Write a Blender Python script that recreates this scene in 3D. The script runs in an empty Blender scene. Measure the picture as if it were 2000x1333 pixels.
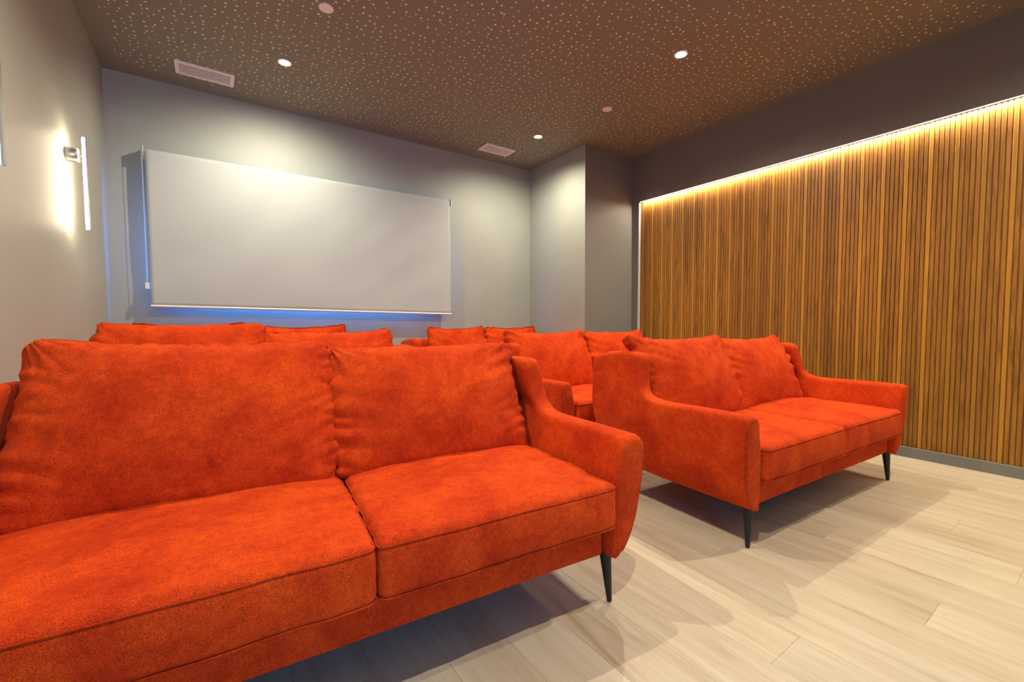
import bpy, math, random
from math import sin, cos, pi, radians, exp, sqrt
from mathutils import Vector, Matrix, noise

random.seed(7)
S = bpy.context.scene
COL = S.collection

# ------------------------------------------------------------------ camera
HC = 0.95
YAW, PITCH, ROLL = 0.60555, -0.04789, -0.00463
fw = Vector((sin(YAW)*cos(PITCH), cos(YAW)*cos(PITCH), sin(PITCH)))
r0 = Vector((cos(YAW), -sin(YAW), 0)); u0 = r0.cross(fw)
rt = r0*cos(ROLL) + u0*sin(ROLL); up = -r0*sin(ROLL) + u0*cos(ROLL)
cd = bpy.data.cameras.new('camera'); cd.sensor_width = 36; cd.lens = 844.70*36/2000
cd.clip_start = 0.02; cd.clip_end = 200
cam = bpy.data.objects.new('camera', cd); COL.objects.link(cam)
m = Matrix((rt, up, -fw)).transposed().to_4x4(); m.translation = Vector((0, 0, HC))
cam.matrix_world = m
S.camera = cam

# ------------------------------------------------------------------ light and exposure
S.view_settings.view_transform = 'Standard'
S.view_settings.look = 'None'
S.view_settings.gamma = 1.0
S.view_settings.use_curve_mapping = False
S.view_settings.exposure = 0.0
S.cycles.use_denoising = True
S.cycles.max_bounces = 8
S.cycles.sample_clamp_indirect = 6.0

W = bpy.data.worlds.new('dusk_sky'); S.world = W; W.use_nodes = True
W.node_tree.nodes['Background'].inputs[0].default_value = (0.002, 0.10, 0.45, 1)
W.node_tree.nodes['Background'].inputs[1].default_value = 1.0

SPOT_W = 118.0          # each ceiling downlight
SPOT_COL = (1.0, 0.905, 0.715)
SCONCE_E = 75.0
LED_E = 12.0
LED_W = 52.0
DOOR_W = 58.0
WIN_W = 380.0

# room numbers
XL, XR, YB, H = -0.581, 3.882, 4.181, 2.728
XP, YP = 3.160, 3.244
YR = -1.90

def area(name, loc, rot, sx, sy, w, col):
    l = bpy.data.lights.new(name, 'AREA'); l.shape = 'RECTANGLE'; l.size = sx; l.size_y = sy
    l.energy = w; l.color = col
    o = bpy.data.objects.new(name, l); COL.objects.link(o); o.location = loc; o.rotation_euler = rot
    return o
# daylight outside the added unseen doorway in the rear wall, and outside the window behind the blind
area('added_doorway_light', (0.15, YR-0.55, 1.15), (radians(90), 0, 0), 1.0, 1.9, DOOR_W, (0.18, 0.40, 1.0))
area('led_light', (XR+0.009, (YR+3.16)/2, 2.230), (0, 0, 0), 0.008, 4.95, LED_W, (1.0, 0.84, 0.66))
area('daylight_window', (0.82, YB+0.55, 1.50), (radians(-90), 0, 0), 2.1, 1.1, WIN_W, (0.03, 0.30, 1.0))

# ------------------------------------------------------------------ materials
def mat(name, col=(.5, .5, .5), rough=.5, metal=0., **kw):
    M = bpy.data.materials.new(name); M.use_nodes = True
    b = M.node_tree.nodes['Principled BSDF']
    b.inputs['Base Color'].default_value = (*col, 1); b.inputs['Roughness'].default_value = rough
    b.inputs['Metallic'].default_value = metal
    for k, v in kw.items(): b.inputs[k.replace('_', ' ')].default_value = v
    return M
class NT:
    def __init__(s, M): s.M = M; s.t = M.node_tree; s.b = s.t.nodes['Principled BSDF']
    def n(s, typ, **kw):
        nd = s.t.nodes.new(typ)
        for k, v in kw.items():
            if k.startswith('i_'): nd.inputs[k[2:].replace('_', ' ')].default_value = v
            else: setattr(nd, k, v)
        return nd
    def l(s, a, b): s.t.links.new(a, b)
    def math(s, op, a, b=None, clamp=False):
        nd = s.t.nodes.new('ShaderNodeMath'); nd.operation = op; nd.use_clamp = clamp
        for i, v in enumerate((a, b)):
            if v is None: continue
            if isinstance(v, (int, float)): nd.inputs[i].default_value = v
            else: s.l(v, nd.inputs[i])
        return nd.outputs[0]
    def ramp(s, src, stops):
        nd = s.t.nodes.new('ShaderNodeValToRGB'); e = nd.color_ramp.elements
        while len(e) < len(stops): e.new(0.5)
        for i, (p, c) in enumerate(stops): e[i].position = p; e[i].color = (*c, 1)
        s.l(src, nd.inputs[0]); return nd.outputs[0]
    def mix(s, f, a, b, mode='MIX'):
        nd = s.t.nodes.new('ShaderNodeMix'); nd.data_type = 'RGBA'; nd.blend_type = mode
        for i, v in ((0, f), (6, a), (7, b)):
            if isinstance(v, (int, float)): nd.inputs[i].default_value = v
            elif isinstance(v, tuple): nd.inputs[i].default_value = (*v, 1)
            else: s.l(v, nd.inputs[i])
        return nd.outputs[2]
    def bump(s, h, st, dist=.01):
        nd = s.t.nodes.new('ShaderNodeBump'); nd.inputs['Strength'].default_value = st
        nd.inputs['Distance'].default_value = dist; s.l(h, nd.inputs['Height']); s.l(nd.outputs[0], s.b.inputs['Normal'])

# painted walls
def paint(name, col):
    M = mat(name, col, .55); t = NT(M)
    g = t.n('ShaderNodeNewGeometry')
    a = t.n('ShaderNodeTexNoise', i_Scale=1.7, i_Detail=3); t.l(g.outputs['Position'], a.inputs['Vector'])
    c = t.ramp(a.outputs[0], [(.3, tuple(v*.95 for v in col)), (.7, tuple(v*1.05 for v in col))])
    t.l(c, t.b.inputs['Base Color'])
    b = t.n('ShaderNodeTexNoise', i_Scale=320, i_Detail=2); t.l(g.outputs['Position'], b.inputs['Vector'])
    t.bump(b.outputs[0], .12, .002)
    return M
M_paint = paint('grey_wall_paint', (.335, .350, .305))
M_paint2 = paint('darker_wall_grey', (.195, .195, .170))  # darker version of the wall grey, for right wall and return wall
M_rear = paint('grey_wall_paint_rear', (.255, .250, .225))

# perforated ceiling board: pale pierced dots of two sizes, plain margin along the walls
M_ceil = mat('starry_ceiling_board', (.16, .14, .12), .7); t = NT(M_ceil)
g = t.n('ShaderNodeNewGeometry'); sp = t.n('ShaderNodeSeparateXYZ'); t.l(g.outputs['Position'], sp.inputs[0])
fl = t.n('ShaderNodeCombineXYZ'); t.l(sp.outputs[0], fl.inputs[0]); t.l(sp.outputs[1], fl.inputs[1])
def dots(scale, r, keep, seed):
    ad = t.n('ShaderNodeVectorMath', operation='ADD'); t.l(fl.outputs[0], ad.inputs[0]); ad.inputs[1].default_value = (seed, seed*.7, 0)
    v = t.n('ShaderNodeTexVoronoi', i_Scale=scale, i_Randomness=.72); v.voronoi_dimensions = '2D'
    t.l(ad.outputs[0], v.inputs['Vector'])
    d = t.math('DIVIDE', v.outputs['Distance'], scale)
    w = t.n('ShaderNodeSeparateColor'); t.l(v.outputs['Color'], w.inputs[0])
    m1 = t.math('LESS_THAN', d, t.math('ADD', .0037, t.math('MULTIPLY', w.outputs[1], .0034)))
    return t.math('MULTIPLY', m1, t.math('LESS_THAN', w.outputs[0], keep))
d = dots(20.0, 0, .93, 3.1)
def gt(a, v): return t.math('GREATER_THAN', a, v)
def lt(a, v): return t.math('LESS_THAN', a, v)
mk = t.math('MULTIPLY', gt(sp.outputs[0], XL+.11), lt(sp.outputs[0], XR-.09))
mk = t.math('MULTIPLY', mk, lt(sp.outputs[1], YB-.16))
pil = t.math('MULTIPLY', gt(sp.outputs[0], XP-.10), gt(sp.outputs[1], YP-.10))
mk = t.math('MULTIPLY', mk, t.math('SUBTRACT', 1.0, pil))
mk = t.math('MULTIPLY', mk, d)
t.l(t.mix(mk, (.205, .205, .155), (.84, .82, .74)), t.b.inputs['Base Color'])

# floor planks: limed oak, grain along Y
M_floor = mat('limed_oak_plank', (.6, .5, .36), .42); t = NT(M_floor)
g = t.n('ShaderNodeNewGeometry'); oi = t.n('ShaderNodeObjectInfo')
off = t.n('ShaderNodeVectorMath', operation='SCALE'); off.inputs[0].default_value = (37., 91., 13.); t.l(oi.outputs['Random'], off.inputs['Scale'])
ad = t.n('ShaderNodeVectorMath', operation='ADD'); t.l(g.outputs['Position'], ad.inputs[0]); t.l(off.outputs[0], ad.inputs[1])
mp = t.n('ShaderNodeMapping'); mp.inputs['Scale'].default_value = (9, .8, 1); t.l(ad.outputs[0], mp.inputs[0])
a = t.n('ShaderNodeTexNoise', i_Scale=1.6, i_Detail=6, i_Roughness=.6, i_Distortion=.9); t.l(mp.outputs[0], a.inputs['Vector'])
mp2 = t.n('ShaderNodeMapping'); mp2.inputs['Scale'].default_value = (120, 4, 1); t.l(ad.outputs[0], mp2.inputs[0])
b = t.n('ShaderNodeTexNoise', i_Scale=1.2, i_Detail=4, i_Roughness=.7); t.l(mp2.outputs[0], b.inputs['Vector'])
c1 = t.ramp(a.outputs[0], [(.22, (.42, .335, .22)), (.42, (.57, .48, .335)), (.60, (.63, .55, .40)), (.8, (.68, .60, .45))])
c2 = t.ramp(b.outputs[0], [(.3, (.88, .87, .85)), (.6, (1, 1, 1))])
c3 = t.mix(1.0, c1, c2, 'MULTIPLY')
tint = t.ramp(oi.outputs['Random'], [(0, (.90, .88, .86)), (.5, (1, .985, .96)), (1, (.96, .97, .97))])
t.l(t.mix(1.0, c3, tint, 'MULTIPLY'), t.b.inputs['Base Color'])
t.bump(b.outputs[0], .08, .002)

# wood slats
def wood(name, stops, gl):
    M = mat(name, (.4, .2, .06), .45); t = NT(M)
    g = t.n('ShaderNodeNewGeometry'); oi = t.n('ShaderNodeObjectInfo')
    mp = t.n('ShaderNodeMapping'); mp.inputs['Scale'].default_value = (1, 11, .9); t.l(g.outputs['Position'], mp.inputs[0])
    a = t.n('ShaderNodeTexNoise', i_Scale=2.6, i_Detail=5, i_Roughness=.62, i_Distortion=1.6); t.l(mp.outputs[0], a.inputs['Vector'])
    mp2 = t.n('ShaderNodeMapping'); mp2.inputs['Scale'].default_value = (1, 130, 5); t.l(g.outputs['Position'], mp2.inputs[0])
    b = t.n('ShaderNodeTexNoise', i_Scale=1.5, i_Detail=4); t.l(mp2.outputs[0], b.inputs['Vector'])
    c = t.ramp(a.outputs[0], stops)
    c2 = t.ramp(b.outputs[0], [(.3, (.72, .70, .68)), (.62, (1, 1, 1))])
    c3 = t.mix(gl, c, c2, 'MULTIPLY')
    tint = t.ramp(oi.outputs['Random'], [(0, (.80, .80, .82)), (.6, (1, 1, 1)), (1, (1.0, .97, .9))])
    mp3 = t.n('ShaderNodeMapping'); mp3.inputs['Scale'].default_value = (1, 1.6, .12); t.l(g.outputs['Position'], mp3.inputs[0])
    e = t.n('ShaderNodeTexNoise', i_Scale=2.2, i_Detail=1); t.l(mp3.outputs[0], e.inputs['Vector'])
    c4 = t.ramp(e.outputs[0], [(.35, (.80, .78, .85)), (.5, (1, 1, 1)), (.65, (1.06, 1.06, 1.0))])
    c5 = t.mix(1.0, c3, c4, 'MULTIPLY')
    t.l(t.mix(1.0, c5, tint, 'MULTIPLY'), t.b.inputs['Base Color'])
    return M
M_slat = wood('brown_oak_slat', [(.30, (.20, .078, .008)), (.44, (.32, .136, .014)), (.56, (.39, .170, .018)), (.75, (.46, .215, .027))], .6)
M_slat2 = wood('honey_oak_slat', [(.3, (.42, .190, .017)), (.6, (.51, .240, .023)), (.8, (.56, .27, .03))], .35)
M_groove = mat('dark_slat_backing', (.22, .09, .010), .7)

# orange chenille
def fabric(name, k=1.0, ws=420):
    M = mat(name, (.7, .08, .012), .85); t = NT(M)
    tc = t.n('ShaderNodeTexCoord')
    n1 = t.n('ShaderNodeTexNoise', i_Scale=7, i_Detail=4, i_Roughness=.6, i_Distortion=.5); t.l(tc.outputs['Object'], n1.inputs['Vector'])
    n2 = t.n('ShaderNodeTexNoise', i_Scale=ws, i_Detail=2, i_Roughness=.7); t.l(tc.outputs['Object'], n2.inputs['Vector'])
    n3 = t.n('ShaderNodeTexNoise', i_Scale=60, i_Detail=3); t.l(tc.outputs['Object'], n3.inputs['Vector'])
    base = t.ramp(n1.outputs[0], [(.25, (.43*k, .027*k, .005)), (.50, (.58*k, .051*k, .007)), (.75, (.71*k, .080*k, .008))])
    w = t.ramp(n2.outputs[0], [(.28, (.42, .26, .30)), (.5, (.95, .88, .90)), (.70, (1.38, 1.65, 1.7))])
    w2 = t.ramp(n3.outputs[0], [(.3, (.84, .78, .78)), (.65, (1.08, 1.12, 1.12))])
    c = t.mix(.85, base, w, 'MULTIPLY'); c = t.mix(.8, c, w2, 'MULTIPLY')
    t.l(c, t.b.inputs['Base Color'])
    t.b.inputs['Sheen Weight'].default_value = .12; t.b.inputs['Sheen Roughness'].default_value = .45
    t.b.inputs['Sheen Tint'].default_value = (1, .35, .12, 1)
    t.b.inputs['Specular IOR Level'].default_value = .06
    t.bump(n2.outputs[0], .55, .0022)
    return M
M_fab = fabric('orange_chenille')
M_pipe = fabric('orange_piping', .8)
M_dust = mat('black_dust_cloth', (.02, .02, .022), .9)
M_leg = mat('blackened_metal', (.028, .028, .030), .38, .6)
M_white = mat('white_plastic', (.72, .71, .68), .35)
M_alu = mat('brushed_aluminium', (.55, .54, .50), .32, 1.0)
M_reveal = mat('pale_lit_reveal', (.62, .63, .64), .4, .2)
M_grille = mat('white_enamel_grille', (.86, .84, .82), .45)
M_dark = mat('grille_shadow_box', (.30, .27, .25), .8)
M_blind = mat('off_white_blind_cloth', (.43, .46, .445), .8); t = NT(M_blind)
tc = t.n('ShaderNodeNewGeometry'); n2 = t.n('ShaderNodeTexNoise', i_Scale=500, i_Detail=2); t.l(tc.outputs['Position'], n2.inputs['Vector'])
t.bump(n2.outputs[0], .25, .001)
M_frame = mat('dark_window_frame', (.05, .07, .10), .5)
def emis(name, col, e):
    M = bpy.data.materials.new(name); M.use_nodes = True; n = M.node_tree.nodes; n.clear()
    o = n.new('ShaderNodeOutputMaterial'); s = n.new('ShaderNodeEmission'); s.inputs[0].default_value = (*col, 1); s.inputs[1].default_value = e
    M.node_tree.links.new(s.outputs[0], o.inputs[0]); return M
M_lamp = emis('lit_lamp_face', (1, .86, .62), 40)
M_tube = emis('lit_tube', (1, .84, .58), SCONCE_E)
M_led = emis('lit_led_strip', (1, .80, .58), LED_E)
# frosted window pane
M_pane = bpy.data.materials.new('frosted_pane'); M_pane.use_nodes = True
nt = M_pane.node_tree; nt.nodes.clear()
o = nt.nodes.new('ShaderNodeOutputMaterial'); mx = nt.nodes.new('ShaderNodeMixShader'); mx.inputs[0].default_value = .5
tr = nt.nodes.new('ShaderNodeBsdfTransparent'); tl = nt.nodes.new('ShaderNodeBsdfTranslucent'); tl.inputs[0].default_value = (.85, .9, .95, 1)
nt.links.new(tr.outputs[0], mx.inputs[1]); nt.links.new(tl.outputs[0], mx.inputs[2]); nt.links.new(mx.outputs[0], o.inputs[0])

# ------------------------------------------------------------------ helpers
class MB:
    def __init__(s): s.v = []; s.f = []
    def box(s, x0, x1, y0, y1, z0, z1):
        b = len(s.v)
        s.v += [(x, y, z) for z in (z0, z1) for y in (y0, y1) for x in (x0, x1)]
        s.f += [tuple(b+i for i in q) for q in ((0, 2, 3, 1), (4, 5, 7, 6), (0, 1, 5, 4), (2, 6, 7, 3), (0, 4, 6, 2), (1, 3, 7, 5))]
        return s
    def tube(s, path, r, n=8, cap=True, closed=False):
        P = [Vector(p) for p in path]; N = len(P)
        rr = r if isinstance(r, (list, tuple)) else [r]*N
        b = len(s.v); prev = None
        for i, p in enumerate(P):
            if closed: d = P[(i+1) % N]-P[i-1]
            else: d = P[min(i+1, N-1)]-P[max(i-1, 0)]
            d.normalize()
            if prev is None: a = d.orthogonal().normalized()
            else: a = (prev-d*prev.dot(d)).normalized()
            prev = a; c = d.cross(a)
            for k in range(n):
                q = p+(a*cos(2*pi*k/n)+c*sin(2*pi*k/n))*rr[i]; s.v.append(tuple(q))
        for i in range(N if closed else N-1):
            j = (i+1) % N
            for k in range(n):
                s.f.append((b+i*n+k, b+i*n+(k+1) % n, b+j*n+(k+1) % n, b+j*n+k))
        if cap and not closed:
            s.f.append(tuple(b+k for k in reversed(range(n)))); s.f.append(tuple(b+(N-1)*n+k for k in range(n)))
        return s
    def lathe(s, prof, c=(0, 0, 0), n=32, axis='z'):
        b = len(s.v)
        for (r, z) in prof:
            for k in range(n):
                a = 2*pi*k/n
                q = (r*cos(a), r*sin(a), z) if axis == 'z' else (z, r*cos(a), r*sin(a))
                s.v.append((q[0]+c[0], q[1]+c[1], q[2]+c[2]))
        for i in range(len(prof)-1):
            for k in range(n):
                s.f.append((b+i*n+k, b+i*n+(k+1) % n, b+(i+1)*n+(k+1) % n, b+(i+1)*n+k))
        s.f.append(tuple(b+k for k in reversed(range(n)))); s.f.append(tuple(b+(len(prof)-1)*n+k for k in range(n)))
        return s
    def mesh(s, name, m, smooth=False):
        me = bpy.data.meshes.new(name); me.from_pydata(s.v, [], s.f); me.update()
        if m: me.materials.append(m)
        if smooth:
            for p in me.polygons: p.use_smooth = True
        return me
    def obj(s, name, m, parent=None, smooth=False, sharp=None):
        me = s.mesh(name, m, smooth)
        if sharp: 
            me.polygons.foreach_set('use_smooth', [True]*len(me.polygons)); me.set_sharp_from_angle(angle=radians(sharp))
        o = bpy.data.objects.new(name, me); COL.objects.link(o)
        if parent: o.parent = parent
        return o
def link(name, me, parent=None, loc=None):
    o = bpy.data.objects.new(name, me); COL.objects.link(o)
    if parent: o.parent = parent
    if loc: o.location = loc
    return o
def struct(o): o['kind'] = 'structure'; return o
def thing(name, label, cat, loc=(0, 0, 0), rz=0, group=None):
    o = bpy.data.objects.new(name, None); COL.objects.link(o); o.location = loc; o.rotation_euler = (0, 0, rz)
    o.empty_display_size = .1
    o['label'] = label; o['category'] = cat
    if group: o['group'] = group
    return o

# ------------------------------------------------------------------ room shell
T = .15
struct(MB().box(XL-T, XL, YR, YB, 0, H).obj('wall_left', M_paint))
# rear wall, behind the camera, with an unseen doorway added to let blue daylight in
DX0, DX1, DZ = -0.42, 0.72, 2.12
w = MB()
w.box(XL-T, DX0, YR-T, YR, 0, H); w.box(DX1, XR+T, YR-T, YR, 0, H); w.box(DX0, DX1, YR-T, YR, DZ, H)
struct(w.obj('wall_rear', M_rear))
w = MB(); w.box(DX0, DX0+.03, YR-T-.01, YR+.012, 0, DZ); w.box(DX1-.03, DX1, YR-T-.01, YR+.012, 0, DZ); w.box(DX0, DX1, YR-T-.01, YR+.012, DZ-.03, DZ)
struct(w.obj('trim_1', M_white))
# back wall with window opening
WX0, WX1, WZ0, WZ1 = -0.24, 1.90, 1.12, 1.82
w = MB()
w.box(XL-T, WX0, YB, YB+T, 0, H); w.box(WX1, XP, YB, YB+T, 0, H); w.box(WX0, WX1, YB, YB+T, 0, WZ0); w.box(WX0, WX1, YB, YB+T, WZ1, H)
struct(w.obj('wall_back', M_paint))
w = MB()
for a, b in ((WX0, WX0+.03), (WX1-.03, WX1)): w.box(a, b, YB+.07, YB+.12, WZ0, WZ1)
w.box(WX0, WX1, YB+.072, YB+.118, WZ0, WZ0+.012); w.box(WX0, WX1, YB+.072, YB+.118, WZ1-.045, WZ1)
win = struct(w.obj('window_1', M_frame))
for a, b in ((WX0+.03, WX1-.03),):
    MB().box(a, b, YB+.09, YB+.096, WZ0+.012, WZ1-.045).obj('pane', M_pane, win)
# projecting corner block and the return wall beside it
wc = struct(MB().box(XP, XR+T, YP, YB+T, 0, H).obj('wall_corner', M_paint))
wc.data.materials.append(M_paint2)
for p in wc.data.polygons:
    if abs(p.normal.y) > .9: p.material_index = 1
# right wall: lip above the slats, plinth below, recess between
RZ0, RZ1, RY, RD = 0.068, 2.236, 3.160, 0.040
w = MB()
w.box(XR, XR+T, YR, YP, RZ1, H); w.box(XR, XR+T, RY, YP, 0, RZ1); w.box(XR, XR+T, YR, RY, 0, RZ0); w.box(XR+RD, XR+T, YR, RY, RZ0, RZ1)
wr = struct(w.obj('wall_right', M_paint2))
struct(MB().box(XL-T, XR+T, YR-T, YB+T, H, H+.1).obj('ceiling', M_ceil))
# added pale strip: brightness of the lit recess end put into its colour
struct(MB().box(XR-.001, XR+RD-.001, RY-.012, RY-.001, RZ0, RZ1-.004).obj('trim_2', M_reveal))

# slats, five ribs to a board, the first of each board paler
PIT = .02427
def slat_mesh(name, wd, dp, mt):
    s = MB(); z0, z1 = RZ0+.001, RZ1-.003
    pr = [(0, -wd/2), (-dp*.80, -wd/2+.0010), (-dp, -wd/2+.0035), (-dp, wd/2-.0035), (-dp*.80, wd/2-.0010), (0, wd/2)]
    n = len(pr)
    for z in (z0, z1): s.v += [(a, b, z) for a, b in pr]
    for i in range(n): j = (i+1) % n; s.f.append((i, n+i, n+j, j))
    s.f.append(tuple(range(n))); s.f.append(tuple(reversed(range(n, 2*n))))
    return s.mesh(name, mt)
me_a = slat_mesh('slat', .0212, .0075, M_slat); me_b = slat_mesh('slat', .0216, .0085, M_slat2)
MB().box(XR+RD-.008, XR+RD, YR, RY-.012, RZ0+.0005, RZ1).obj('slat_backing', M_groove, wr)
y = RY-.026; i = 0
y0ref = .809
k0 = round((y-y0ref)/PIT)
k = k0; n = 0
while True:
    yy = y0ref+k*PIT
    if yy < YR+.02: break
    o = link('slat', me_b if k % 5 == 0 else me_a, wr, (XR+RD-.0081, yy, 0)); n += 1
    k -= 1
# led strip tucked under the lip
struct(MB().box(XR+.005, XR+.010, YR+.02, RY-.02, RZ1-.0035, RZ1-.0005).obj('trim_3', M_led))

# floor: sub floor and planks
fl = struct(MB().box(XL-T, XR+T, YR-T, YB+T, -.12, -.006).obj('floor', M_groove))
PW, PL, GAP = .182, 1.22, .0004
pm = MB()
b = .0006
x0, x1, yy0, yy1 = GAP/2, PW-GAP/2, GAP/2, PL-GAP/2
pm.v = [(x0, yy0, -.006), (x1, yy0, -.006), (x1, yy1, -.006), (x0, yy1, -.006),
        (x0, yy0, -b), (x1, yy0, -b), (x1, yy1, -b), (x0, yy1, -b),
        (x0+b, yy0+b, 0), (x1-b, yy0+b, 0), (x1-b, yy1-b, 0), (x0+b, yy1-b, 0)]
pm.f = [(0, 3, 2, 1), (0, 1, 5, 4), (1, 2, 6, 5), (2, 3, 7, 6), (3, 0, 4, 7), (4, 5, 9, 8), (5, 6, 10, 9), (6, 7, 11, 10), (7, 4, 8, 11), (8, 9, 10, 11)]
cache = {}
def plank_mesh(sx, sy):
    key = (round(sx, 4), round(sy, 4))
    if key not in cache:
        q = MB(); q.v = [(v[0]-(PW-sx if v[0] > PW/2 else 0), v[1]-(PL-sy if v[1] > PL/2 else 0), v[2]) for v in pm.v]; q.f = pm.f
        cache[key] = q.mesh('plank', M_floor)
    return cache[key]
cx = XL; ci = 0
offs = [0, .41, .82, .2, .63, 1.02, .33, .75, .1, .52]
while cx < XR-.01:
    sx = min(PW, XR-cx)
    yv = YR-offs[ci % 10]
    while yv < YB-.01:
        a0 = max(yv, YR); a1 = min(yv+PL, YB)
        if cx+sx > XP+.01: a1 = min(a1, YP if cx > XP-.05 else a1)
        if a1-a0 > .02: link('plank', plank_mesh(sx, a1-a0), fl, (cx, a0, 0))
        yv += PL
    cx += PW; ci += 1

# ------------------------------------------------------------------ sofas
def axis(h, r, n, m=4):
    return [-h+r*(1-cos(pi/2*i/m))*0+r*i/m for i in range(m)] + [-(h-r)+2*(h-r)*i/n for i in range(n+1)] + [h-r+r*(i+1)/m for i in range(m)]
def rbox(size, r, ns, deform, mt, name, parent, m=4):
    hx, hy, hz = (v/2 for v in size)
    A = [axis(h, r, n, m) for h, n in zip((hx, hy, hz), ns)]
    L = [len(a)-1 for a in A]; idx = {}; V = []; F = []
    def vid(i, j, k):
        key = (i, j, k)
        if key in idx: return idx[key]
        p = Vector((A[0][i], A[1][j], A[2][k]))
        q = Vector((max(-(hx-r), min(hx-r, p.x)), max(-(hy-r), min(hy-r, p.y)), max(-(hz-r), min(hz-r, p.z))))
        d = p-q; d.normalize()
        # relax towards even arcs
        V.append(tuple(deform(q+d*r, d))); idx[key] = len(V)-1; return idx[key]
    for ax in range(3):
        a, b = [(1, 2), (2, 0), (0, 1)][ax]
        for side in (0, L[ax]):
            for i in range(L[a]):
                for j in range(L[b]):
                    q = []
                    for (di, dj) in ((0, 0), (1, 0), (1, 1), (0, 1)):
                        t3 = [0, 0, 0]; t3[ax] = side; t3[a] = i+di; t3[b] = j+dj; q.append(vid(*t3))
                    if side == 0: q.reverse()
                    F.append(q)
    s = MB(); s.v = V; s.f = F
    return s.obj(name, mt, parent, smooth=True)

def lerp(t, xs, ys):
    if t <= xs[0]: return ys[0]
    for i in range(len(xs)-1):
        if t <= xs[i+1]:
            k = (t-xs[i])/(xs[i+1]-xs[i]); return ys[i]+(ys[i+1]-ys[i])*k
    return ys[-1]
def catmull(P, n):
    out = []
    for i in range(len(P)-1):
        p0 = P[max(i-1, 0)]; p1 = P[i]; p2 = P[i+1]; p3 = P[min(i+2, len(P)-1)]
        for k in range(n):
            u = k/n
            out.append(tuple(.5*((2*b)+(-a+c)*u+(2*a-5*b+4*c-d)*u*u+(-a+3*b-3*c+d)*u**3) for a, b, c, d in zip(p0, p1, p2, p3)))
    out.append(tuple(P[-1])); return out
def resample(P, n):
    d = [0]
    for a, b in zip(P, P[1:]): d.append(d[-1]+sqrt(sum((x-y)**2 for x, y in zip(a, b))))
    return [tuple(lerp(d[-1]*i/n, d, [p[c] for p in P]) for c in range(len(P[0]))) for i in range(n+1)]
TOP = catmull([(-.055, .540), (-.050, .562), (-.015, .568), (.10, .568), (.25, .565), (.36, .563), (.435, .568), (.482, .588), (.504, .625), (.514, .675), (.524, .730), (.532, .764), (.556, .782), (.63, .785), (.72, .780), (.80, .766), (.862, .748), (.878, .722)], 6)
BOT = [(-.035, .166), (.10, .160), (.35, .155), (.60, .160), (.80, .170)]
ZO = [.150, .162, .185, .23, .30, .42, .50, .57, .65, .78]
XO = [.000, .016, .042, .068, .090, .108, .112, .104, .090, .072]
XI = [-.030, -.030, -.030, -.030, -.028, -.012, .006, .022, .000, -.018]
def smooth_l(t, xs, ys):
    return (lerp(t-.015, xs, ys)+lerp(t, xs, ys)*2+lerp(t+.015, xs, ys))/4
def arm_mesh(fx, side, nu, nv, seed, kk=1.0):
    top = resample(TOP, nu); bot = resample(BOT, nu)
    r = .026
    border = [(p[0], p[1]) for p in top[::2]] + [(p[0], p[1]) for p in reversed(bot[::4])]
    segs = list(zip(border, border[1:]+border[:1]))
    def dist(y, z):
        b = 9
        for (a0, a1), (b0, b1) in segs:
            dx, dy = b0-a0, b1-a1; L = dx*dx+dy*dy
            if L < 1e-12: continue
            k = max(0, min(1, ((y-a0)*dx+(z-a1)*dy)/L)); b = min(b, (y-a0-k*dx)**2+(z-a1-k*dy)**2)
        return sqrt(b)
    vs = [0, .012, .03, .055, .085, .12] + [.16+.68*i/(nv-1) for i in range(nv)] + [.88, .915, .945, .97, .988, 1]
    us = [0, .25, .6, 1.1, 1.8] + list(range(3, nu-2)) + [nu-1.8, nu-1.1, nu-.6, nu-.25, nu]
    def at(P, u):
        i = min(int(u), nu-1); k = u-i; return [P[i][c]+(P[i+1][c]-P[i][c])*k for c in (0, 1)]
    s = MB(); nU, nV = len(us), len(vs); ids = [{}, {}]
    for f in (0, 1):
        for i, u in enumerate(us):
            a, bb = at(bot, u), at(top, u)
            for j, v in enumerate(vs):
                edge = i in (0, nU-1) or j in (0, nV-1)
                if f == 1 and edge: ids[1][i, j] = ids[0][i, j]; continue
                y = a[0]+(bb[0]-a[0])*v; z = a[1]+(bb[1]-a[1])*v
                # slight belly of the front edge
                d = 0 if edge else dist(y, z)
                xo, xi = smooth_l(z, ZO, XO)*kk, smooth_l(z, ZO, XI)
                c, hf = (xo+xi)/2, (xo-xi)/2
                rr = min(r, hf)
                e = min(d, rr); h = hf-rr+sqrt(max(0, rr*rr-(rr-e)**2))
                if d < 1e-9: h = 0
                wv = .0018*noise.noise(Vector((y*7, z*7, seed+f*5)))
                # gathered folds where the arm sweeps up into the wing
                g = exp(-((y-.50)/.04)**2-((z-.66)/.05)**2)*.0030*sin(95*(z+.5*y))+exp(-((y+.03)/.035)**2-((z-.545)/.03)**2)*.0035*sin(150*(y-z))
                x = c+(h+wv+g)*(1 if f == 0 else -1) if not edge else c
                s.v.append((side*(fx+x), y, z)); ids[f][i, j] = len(s.v)-1
    for f in (0, 1):
        for i in range(nU-1):
            for j in range(nV-1):
                q = [ids[f][i, j], ids[f][i+1, j], ids[f][i+1, j+1], ids[f][i, j+1]]
                if (f == 0) != (side > 0): q.reverse()
                s.f.append(q)
    return s
def arm_piping(fx, side, kk=1.0):
    # welt that follows the outer front edge of the arm
    top = resample(TOP, 60)
    P = []
    for z in [.180+.345*i/24 for i in range(25)]:
        xo = smooth_l(z, ZO, XO)*kk; v = (z-.166)/.38
        y = -.035+(-.055+.035)*v
        P.append((side*(fx+xo-.0085), y+.0075, z))
    return MB().tube(P, .0042, 6)

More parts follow.
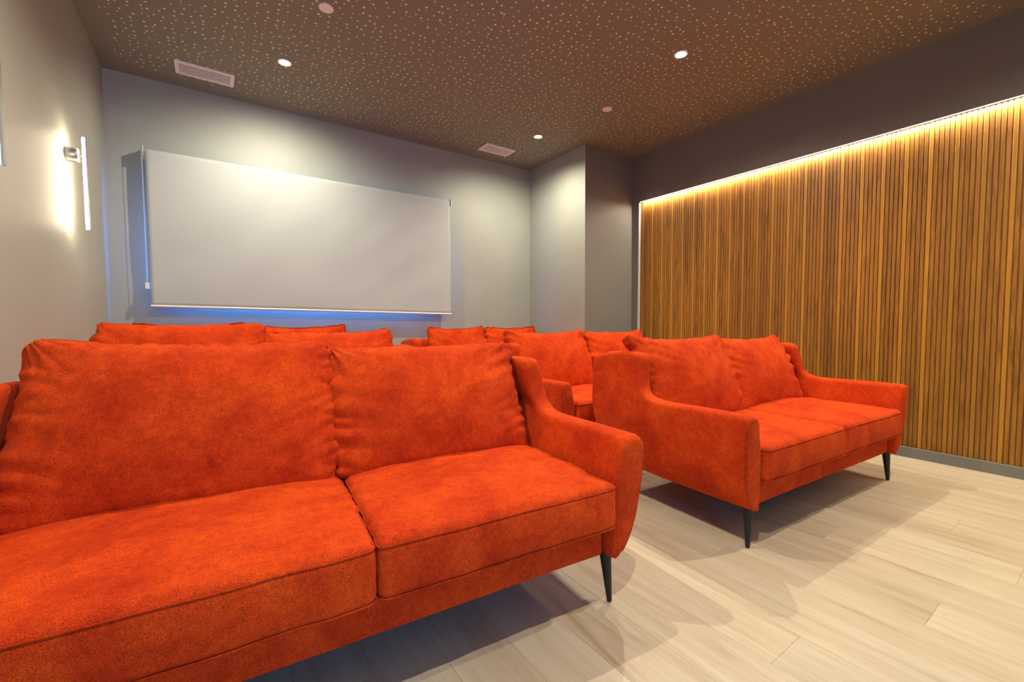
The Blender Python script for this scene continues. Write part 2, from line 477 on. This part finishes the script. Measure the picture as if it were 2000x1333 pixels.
def fold(v, d, seed, k):      # creases that run in from a side seam, sharp in the valley
    n1 = noise.noise(Vector((d*4, (v+d*.35)*17+seed, seed*1.7))); n2 = noise.noise(Vector((d*6+2, (v-d*.25)*34+seed*2, seed)))
    m_ = .5+.5*noise.noise(Vector((v*6, seed*3.1, 2.)))
    return exp(-d/.075)*k*(abs(n1)*1.5-.35)*(.4+m_)+exp(-d/.04)*k*.35*n2

def seat_cushion(parent, xa, xb, seed, res, bow=0.0):
    w, dpt, ht = xb-xa, .690, .150
    cx, cy, cz = (xa+xb)/2, -.062+dpt/2, .355
    def df(p, nrm):
        u, v, t_ = p.x/(w/2), p.y/(dpt/2), p.z/(ht/2)
        q = p.copy()
        crown = .020*(1-abs(u)**2.6)*(1-abs(v)**3.0)-.006*max(0, v-.2)
        if p.z > 0: q.z += crown*(p.z/(ht/2))
        # front bulges a little
        if v < -.3: q.y -= .010*(1-t_*t_)*(1-u**4)
        P3 = Vector((q.x*1.0, q.y, q.z))
        wr = .0045*noise.noise(Vector((p.x*5, p.y*14, seed)))+.0046*noise.noise(Vector((p.x*7+3, p.y*36, seed+4)))
        wr += .0025*noise.noise(Vector((p.x*16, p.y*16, p.z*16+seed)))
        de = w/2-abs(p.x)
        wr += .9*fold(p.z*1.0+p.y*.5, de+.02, seed, .006)
        q += nrm*wr
        # crisp welted rims: pinch just under the top and above the bottom
        for zz in (.058, -.062):
            g = exp(-((p.z-zz)/.0042)**2)
            side = 1-abs(nrm.z)
            q -= nrm*.0028*g*side
        return q
    n = (int(60*res), int(56*res), int(16*res))
    o = rbox((w-.004, dpt, ht), .024, n, df, M_fab, 'seat_cushion', parent, m=max(3, int(5*res)))
    o.location = (cx, cy, cz)
    # welts
    s = MB()
    for zz in (.0615, -.0655):
        pth = []
        hw, hd, rr = w/2-.002, dpt/2, .024
        corner = [(-hw, hd-.05), (-hw, hd*.5), (-hw, 0), (-hw, -hd*.5)]
        raw = [(-hw, hd*.6-i*(hd*1.6-rr)/24, (-1, 0)) for i in range(25)]
        raw += [(-hw+rr-rr*cos(a), -hd+rr-rr*sin(a), (-cos(a), -sin(a))) for a in [pi/2*i/6 for i in range(1, 7)]]
        raw += [(-hw+rr+(2*hw-2*rr)*i/50, -hd, (0, -1)) for i in range(1, 51)]
        raw += [(hw-rr+rr*sin(a), -hd+rr-rr*cos(a), (sin(a), -cos(a))) for a in [pi/2*i/6 for i in range(1, 7)]]
        raw += [(hw, -hd+rr+(hd*1.6-rr)*i/24, (1, 0)) for i in range(1, 25)]
        for x, y, nn in raw:
            p = Vector((x, y, zz)); q = df(p, Vector((nn[0], nn[1], 0)))
            pth.append(q)
        s.tube(pth, .0028, 5)
    wl = s.obj('piping', M_pipe, o, smooth=True)
    return o

def back_cushion(parent, xa, xb, seed, res, h=.455, lean=24, tk=.185, dy=0., yaw=0., rollz=0., dz=0., sag=.022, cl=.014, cr=.014, ear=0.):
    h -= .014
    w = xb-xa
    def df(p, nrm):
        u, t_ = p.x/(w/2), p.z/(h/2)
        q = p.copy()
        bulge = (1-abs(u)**2.2)*(1-abs(t_)**2.4)
        pin = max(abs(u), abs(t_))
        q.y *= (.44+.74*bulge)
        # top sags between raised corners; corners pulled out into ears
        if t_ > 0: q.z += t_*(-sag*(1-abs(u)**2)+(cl if u < 0 else cr)*abs(u)**6)
        q.x += (1 if u > 0 else -1)*.006*(1-t_*t_)*abs(u)**3
        if u < 0 and t_ > .1: q.x -= ear*((t_-.1)/.9)**1.5*u*u
        de = w/2-abs(p.x); dt = h/2-abs(p.z)
        wr = .0060*noise.noise(Vector((p.x*5+seed, p.z*6, p.y*3)))+.0030*noise.noise(Vector((p.x*14, p.z*17+seed, p.y*9)))
        wr += fold(p.z, de, seed+(3 if u > 0 else 0), .026)
        wr += fold(p.x+9, dt, seed+6, .010)
        # diagonal drag lines from the upper corners
        cu = sqrt((w/2-abs(p.x))**2+(h/2-p.z)**2)
        wr += exp(-cu/.10)*.012*noise.noise(Vector((math.atan2(h/2-p.z, w/2-abs(p.x))*6, cu*4, seed)))
        q += nrm*wr
        # gusset seam set into both long rims
        e = max(abs(nrm.x), abs(nrm.z))
        for yy in (-.052, .052):
            q -= nrm*.0035*exp(-((p.y-yy)/.006)**2)*e
        return q
    n = (int(56*res), int(12*res), int(42*res))
    o = rbox((w+.002, tk, h), .050, n, df, M_fab, 'back_cushion', parent, m=max(3, int(6*res)))
    # pose: bottom front edge rests on the seat
    th = radians(lean)
    c = Vector(((xa+xb)/2, .412+dy, .455+dz))
    M = Matrix.Translation(c) @ Matrix.Rotation(radians(yaw), 4, 'Z') @ Matrix.Rotation(-th, 4, 'X') @ Matrix.Rotation(radians(rollz), 4, 'Y') @ Matrix.Translation((0, tk*.42, h/2-.024))
    o.matrix_local = M
    # seam welt on the front rim
    s = MB(); pth = []
    hw, hh, rr = (w+.002)/2, h/2, .050
    raw = []
    for (sx, sz, a0) in ((1, 1, 0), (-1, 1, 90), (-1, -1, 180), (1, -1, 270)):
        for i in range(7):
            a = radians(a0+15*i); raw.append((sx*(hw-rr)+rr*cos(a), sz*(hh-rr)+rr*sin(a), cos(a), sin(a)))
    full = []
    for i in range(len(raw)):
        a, b_ = raw[i], raw[(i+1) % len(raw)]
        d_ = sqrt((a[0]-b_[0])**2+(a[1]-b_[1])**2); k = max(1, int(d_/.015))
        for j in range(k): full.append(tuple(a[c_]+(b_[c_]-a[c_])*j/k for c_ in range(4)))
    for x, z, nx, nz in full:
        pth.append(df(Vector((x, -.052, z)), Vector((nx, 0, nz)).normalized()))
    s.tube(pth, .0034, 5, closed=True)
    s.obj('piping', M_pipe, o, smooth=True)
    return o

leg_cache = {}
def sofa(name, label, loc, rz, fx, res, cushions, seats=None, fxl=None, ko=1.0, group='orange sofas in rows', seed=1):
    t_ = thing(name, label, 'sofa', loc, radians(rz), group)
    nv = 14 if res < .8 else 22; nu = 50 if res < .8 else 80
    for sd in (-1, 1):
        fa = fxl if (sd < 0 and fxl) else fx; kk = ko if sd < 0 else 1.0
        a = arm_mesh(fa, sd, nu, nv, seed+sd, kk).obj('armrest', M_fab, t_, smooth=True)
        arm_piping(fa, sd, kk).obj('piping', M_pipe, a, smooth=True)
    # base frame
    def dfb(p, n_): return p+n_*.0012*noise.noise(Vector((p.x*9, p.y*9, p.z*9+seed)))
    b_ = rbox((2*fx-.066, .78, .125), .014, (int(30*res), 12, 3), dfb, M_fab, 'base_frame', t_, m=3)
    b_.location = (0, -.006+.39, .2325)
    # backrest panel, leaning
    def dfr(p, n_):
        q = p+n_*.002*noise.noise(Vector((p.x*6, p.z*6, seed+p.y*5)))
        q.y += (p.z+.23)*.16; return q
    k_ = rbox((2*fx-.012, .165, .560), .035, (int(30*res), 4, int(16*res)), dfr, M_fab, 'backrest', t_, m=4)
    k_.location = (0, .715, .490)
    MB().box(-fx+.06, fx-.06, .03, .74, .1640, .1705).obj('dust_cover', M_dust, t_)  # unseen dark cloth, added to cut red bounce onto the floor
    # legs
    for lx in (-1, 1):
        for ly in (0, 1):
            s = MB(); pth = []; rr = []
            for i in range(7):
                f = i/6; pth.append((lx*(fx-.012*f), (0 if ly == 0 else .74)+(.010*f if ly == 0 else -.010*f), .004+.176*f)); rr.append(.0085+.0125*f)
            s.tube(pth, rr, 16)
            s.obj('leg', M_leg, t_, sharp=40)
    sw = seats or [(-(fxl or fx)+.022, 0), (0, fx-.022)]
    for i, (a, b2) in enumerate(sw): seat_cushion(t_, a, b2, seed*3.1+i*7, res)
    for i, kw in enumerate(cushions):
        kw = dict(kw); a, b2 = kw.pop('x'); back_cushion(t_, a, b2, seed*5.3+i*11, res, **kw)
    return t_

# row nearest the camera
sofa('sofa', 'large orange fabric sofa nearest the camera, cut off by the left edge of the photo', (1.0735-.767, .9805+.067, 0), -5, .770, 1.5,
     [dict(x=(-.815, -.015), h=.545, cl=.004, cr=-.006, sag=.020, rollz=1.6), dict(x=(-.015, .735), h=.505, cl=.000, cr=.004, sag=.012)], seed=2, fxl=.835, ko=.35)
sofa('sofa', 'orange two-seat sofa standing alone at the right, close to the slatted wall', (2.518, .844, 0), -3.5, .718, 1.2,
     [dict(x=(-.715, -.045), h=.50, dy=-.03, yaw=-3, lean=23, cl=.026, ear=.075), dict(x=(-.055, .70), h=.485, lean=24, cr=.022)], seed=5)
sofa('sofa', 'orange sofa right behind the sofa nearest the camera, only the tops of its cushions showing', (.305, 2.30, 0), 0, .765, .7,
     [dict(x=(-.79, -.055), h=.575, sag=.010, lean=20, rollz=.8), dict(x=(-.045, .70), h=.525, lean=20, cr=.02)], seed=8)
sofa('sofa', 'orange two-seat sofa in the middle row, between the lone right sofa and the corner block', (2.565, 2.02, 0), 0, .730, .8,
     [dict(x=(-.78, -.01), h=.505, lean=22), dict(x=(.01, .74), h=.495, lean=22, cr=.02)], seed=11)
sofa('sofa', 'orange sofa against the back wall under the white blind, a thin line of cushion tops', (.245, 3.285, 0), 0, .700, .6,
     [dict(x=(-.70, -.03), h=.56, lean=16, tk=.15), dict(x=(-.02, .70), h=.535, lean=16, tk=.15, cr=.02)], seed=14)
sofa('sofa', 'orange sofa against the back wall beside the corner block, right of the white blind', (2.315, 3.275, 0), 0, .715, .6,
     [dict(x=(-.63, .00), h=.50, lean=16, tk=.15, cl=.022), dict(x=(.01, .66), h=.50, lean=16, tk=.15, cr=.02)], seed=17)

# ------------------------------------------------------------------ roller blind
BX0, BX1, BY = -.362, 2.060, YB-.092
ZT0, ZT1, ZB0, ZB1 = 2.190, 2.186, 1.072, 1.024
bl = thing('roller_blind', 'wide off-white roller blind hanging on the back wall above the sofas', 'blind', (0, YB, 0))
bl.location = (0, YB, 0)
def L(p): return (p[0], p[1]-YB, p[2])
s = MB(); nx, nz = 90, 46
for i in range(nx+1):
    for j in range(nz+1):
        u, v = i/nx, j/nz
        x = BX0+(BX1-BX0)*u; zt = ZT0+(ZT1-ZT0)*u; zb = ZB0+(ZB1-ZB0)*u
        z = zb+(zt-zb)*v
        k = sin(pi*v)**.5 if 0 < v < 1 else 0
        wv = .006*noise.noise(Vector((x*1.6+z*1.5, z*1.1-x*.7, 1)))+.007*noise.noise(Vector((x*3.0-z*3.0, z*1.4+x*1.4, 5)))+.0035*noise.noise(Vector((x*6, z*2.5, 9)))*(1-v)
        s.v.append(L((x, BY+wv*k, z)))
n0 = len(s.v)
for i in range(nx):
    for j in range(nz):
        a = i*(nz+1)+j; s.f.append((a, a+nz+1, a+nz+2, a+1))
cloth = s.obj('blind_cloth', M_blind, bl, smooth=True)
md = cloth.modifiers.new('thick', 'SOLIDIFY'); md.thickness = .0012
s = MB().tube([L((BX0-.004, BY+.021, ZT0-.014)), L((BX1+.004, BY+.021, ZT1-.014))], .0215, 20)
s.obj('roller_tube', M_blind, bl, sharp=40)
s = MB().tube([L((BX0, BY-.001, ZB0-.006)), L((BX1, BY-.001, ZB1-.006))], .0095, 12)
s.obj('bottom_bar', M_white, bl, sharp=40)
for bx, zt, sg in ((BX0, ZT0, -1), (BX1, ZT1, 1)):
    s = MB(); s.box(min(bx+sg*.006, bx+sg*.009), max(bx+sg*.006, bx+sg*.009), BY-.012-YB, -.001, zt-.05, zt+.02)
    s.box(min(bx+sg*.006, bx+sg*.028), max(bx+sg*.006, bx+sg*.028), -.004, 0, zt-.05, zt+.02)
    s.lathe([(.001, 0), (.024, .001), (.024, .010), (.001, .011)], (bx+(.009 if sg > 0 else -.020), BY+.021-YB, zt-.014), 20, 'x')
    s.obj('bracket', M_white, bl, sharp=40)
# bead chain loop and its weight
s = MB(); cxx = BX0-.016
for yy_ in (BY-.003, BY+.045):
    z = ZT0-.02
    while z > 1.235:
        r_ = .0021
        s.lathe([(.0004, -r_), (r_*.8, -r_*.6), (r_, 0), (r_*.8, r_*.6), (.0004, r_)], (cxx, yy_-YB, z), 6)
        z -= .0062
    s.tube([(cxx, yy_-YB, ZT0-.02), (cxx, yy_-YB, 1.235)], .0007, 4)
ch = s.obj('bead_chain', M_white, bl)
s = MB(); s.box(cxx-.010, cxx+.010, BY-.010-YB, BY+.052-YB, 1.190, 1.236); s.obj('chain_weight', M_white, bl)

# ------------------------------------------------------------------ wall sconces
def sconce(label, y, zt, zb):
    t_ = thing('wall_sconce', label, 'lamp', (XL, y, 1.80), 0, 'slim tube lamps on the left wall')
    dz = 1.80
    MB().lathe([(.001, 0), (.034, .0005), (.035, .003), (.035, .046), (.033, .049), (.001, .050)], (0, 0, 0), 32, 'x').obj('wall_mount', M_alu, t_, sharp=35)
    MB().tube([(.050, 0, 0), (.066, 0, 0)], .0055, 12).obj('stem', M_alu, t_, sharp=40)
    n = 14; s = MB()
    xo = .072
    # lit half faces the wall, aluminium channel on the room side
    for z in (zb-dz, zt-dz):
        s.v += [(xo+.011*cos(a), .011*sin(a), z) for a in [pi*.42+pi*1.16*i/n for i in range(n+1)]]
    for i in range(n): s.f.append((i, i+1, n+2+i, n+1+i))
    s.f.append(tuple(range(n+1))); s.f.append(tuple(reversed(range(n+1, 2*n+2)))); s.f.append((0, n+1, 2*n+1, n))
    s.obj('light_tube', M_tube, t_)
    s = MB(); s.box(xo+.0032, xo+.0095, -.0108, .0108, zb-dz-.004, zt-dz+.004); s.obj('channel', M_alu, t_)
sconce('slim lit tube lamp on the left wall near the back corner', 3.106, 1.893, 1.430)
sconce('slim tube lamp at the very left edge of the photo', 1.968, 1.893, 1.430)

# ------------------------------------------------------------------ ceiling fittings
def downlight(x, y, label, tilt=0):
    t_ = thing('downlight', label, 'lamp', (x, y, H), 0, 'round recessed ceiling spotlights')
    ring = MB(); n = 36
    pr = [(.046, 0), (.0455, -.003), (.042, -.005), (.036, -.0045), (.034, -.001), (.034, 0)]
    for r, z in pr:
        for k in range(n): a = 2*pi*k/n; ring.v.append((r*cos(a), r*sin(a), z))
    for i in range(len(pr)-1):
        for k in range(n): ring.f.append((i*n+k, (i+1)*n+k, (i+1)*n+(k+1) % n, i*n+(k+1) % n))
    ring.obj('trim_ring', M_white, t_, smooth=True)
    MB().lathe([(.0335, -.0004), (.0335, -.002), (.001, -.0022)], (0, 0, 0), n).obj('lamp_face', M_lamp, t_)
    l = bpy.data.lights.new('bulb', 'SPOT'); l.energy = SPOT_W; l.color = SPOT_COL; l.spot_size = radians(158); l.spot_blend = 1.0
    l.shadow_soft_size = .012
    o = bpy.data.objects.new('bulb', l); COL.objects.link(o); o.parent = t_; o.location = (0, 0, -.026); o.rotation_euler = (radians(tilt), 0, 0)
downlight(.465, 3.400, 'lit round ceiling spotlight at the left, near the long vent', 15)
downlight(2.640, 1.807, 'largest and brightest ceiling spotlight with the big starburst')
downlight(2.652, 3.370, 'lit ceiling spotlight beside the small vent near the corner block', 8)
downlight(.465, 1.807, 'ceiling spotlight over the back of the sofa nearest the camera, outside the photo')
downlight(.465, .215, 'ceiling spotlight in front of the sofa nearest the camera, outside the photo')
downlight(2.640, .215, 'ceiling spotlight in front of the lone right sofa, outside the photo')

def vent(x, y, label):
    t_ = thing('ceiling_vent', label, 'vent', (x, y, H), 0, 'air grilles in the ceiling')
    hx, hy, fwd = .173, .092, .022
    s = MB()
    for a in ((-hx, hx, -hy, -hy+fwd), (-hx, hx, hy-fwd, hy), (-hx, -hx+fwd, -hy+fwd, hy-fwd), (hx-fwd, hx, -hy+fwd, hy-fwd)):
        s.box(*a, -.010, -.0005)
    s.obj('vent_frame', M_grille, t_)
    MB().box(-hx+fwd, hx-fwd, -hy+fwd, hy-fwd, -.0015, -.0005).obj('vent_backing', M_dark, t_)
    n = 24; fm = MB(); fm.box(-.0016, .0016, -hy+fwd, hy-fwd, -.0088, -.0016); me = fm.mesh('fin', M_grille)
    for i in range(n): link('fin', me, t_, (-hx+fwd+(2*hx-2*fwd)*(i+.5)/n, 0, 0))
    n = 7; fm = MB(); fm.box(-hx+fwd, hx-fwd, -.0012, .0012, -.0070, -.0020); me = fm.mesh('cross_fin', M_grille)
    for i in range(n): link('cross_fin', me, t_, (0, -hy+fwd+(2*hy-2*fwd)*(i+.5)/n, 0))
vent(.015, 3.862, 'long white ceiling vent above the left end of the blind')
vent(2.493, 3.862, 'white ceiling vent beside the far spotlight near the corner block')
def disc(x, y, label):
    o = MB().lathe([(.040, -.0005), (.0405, -.004), (.038, -.007), (.001, -.0078)], (0, 0, 0), 36).obj('ceiling_disc', M_grille, None, sharp=40)
    o.location = (x, y, H); o['label'] = label; o['category'] = 'ceiling disc'; o['group'] = 'round cover discs in the ceiling'
disc(.587, 2.685, 'round pale cover disc at the top edge of the photo')
disc(2.795, 2.611, 'small round pale cover disc between the two right-hand spotlights')
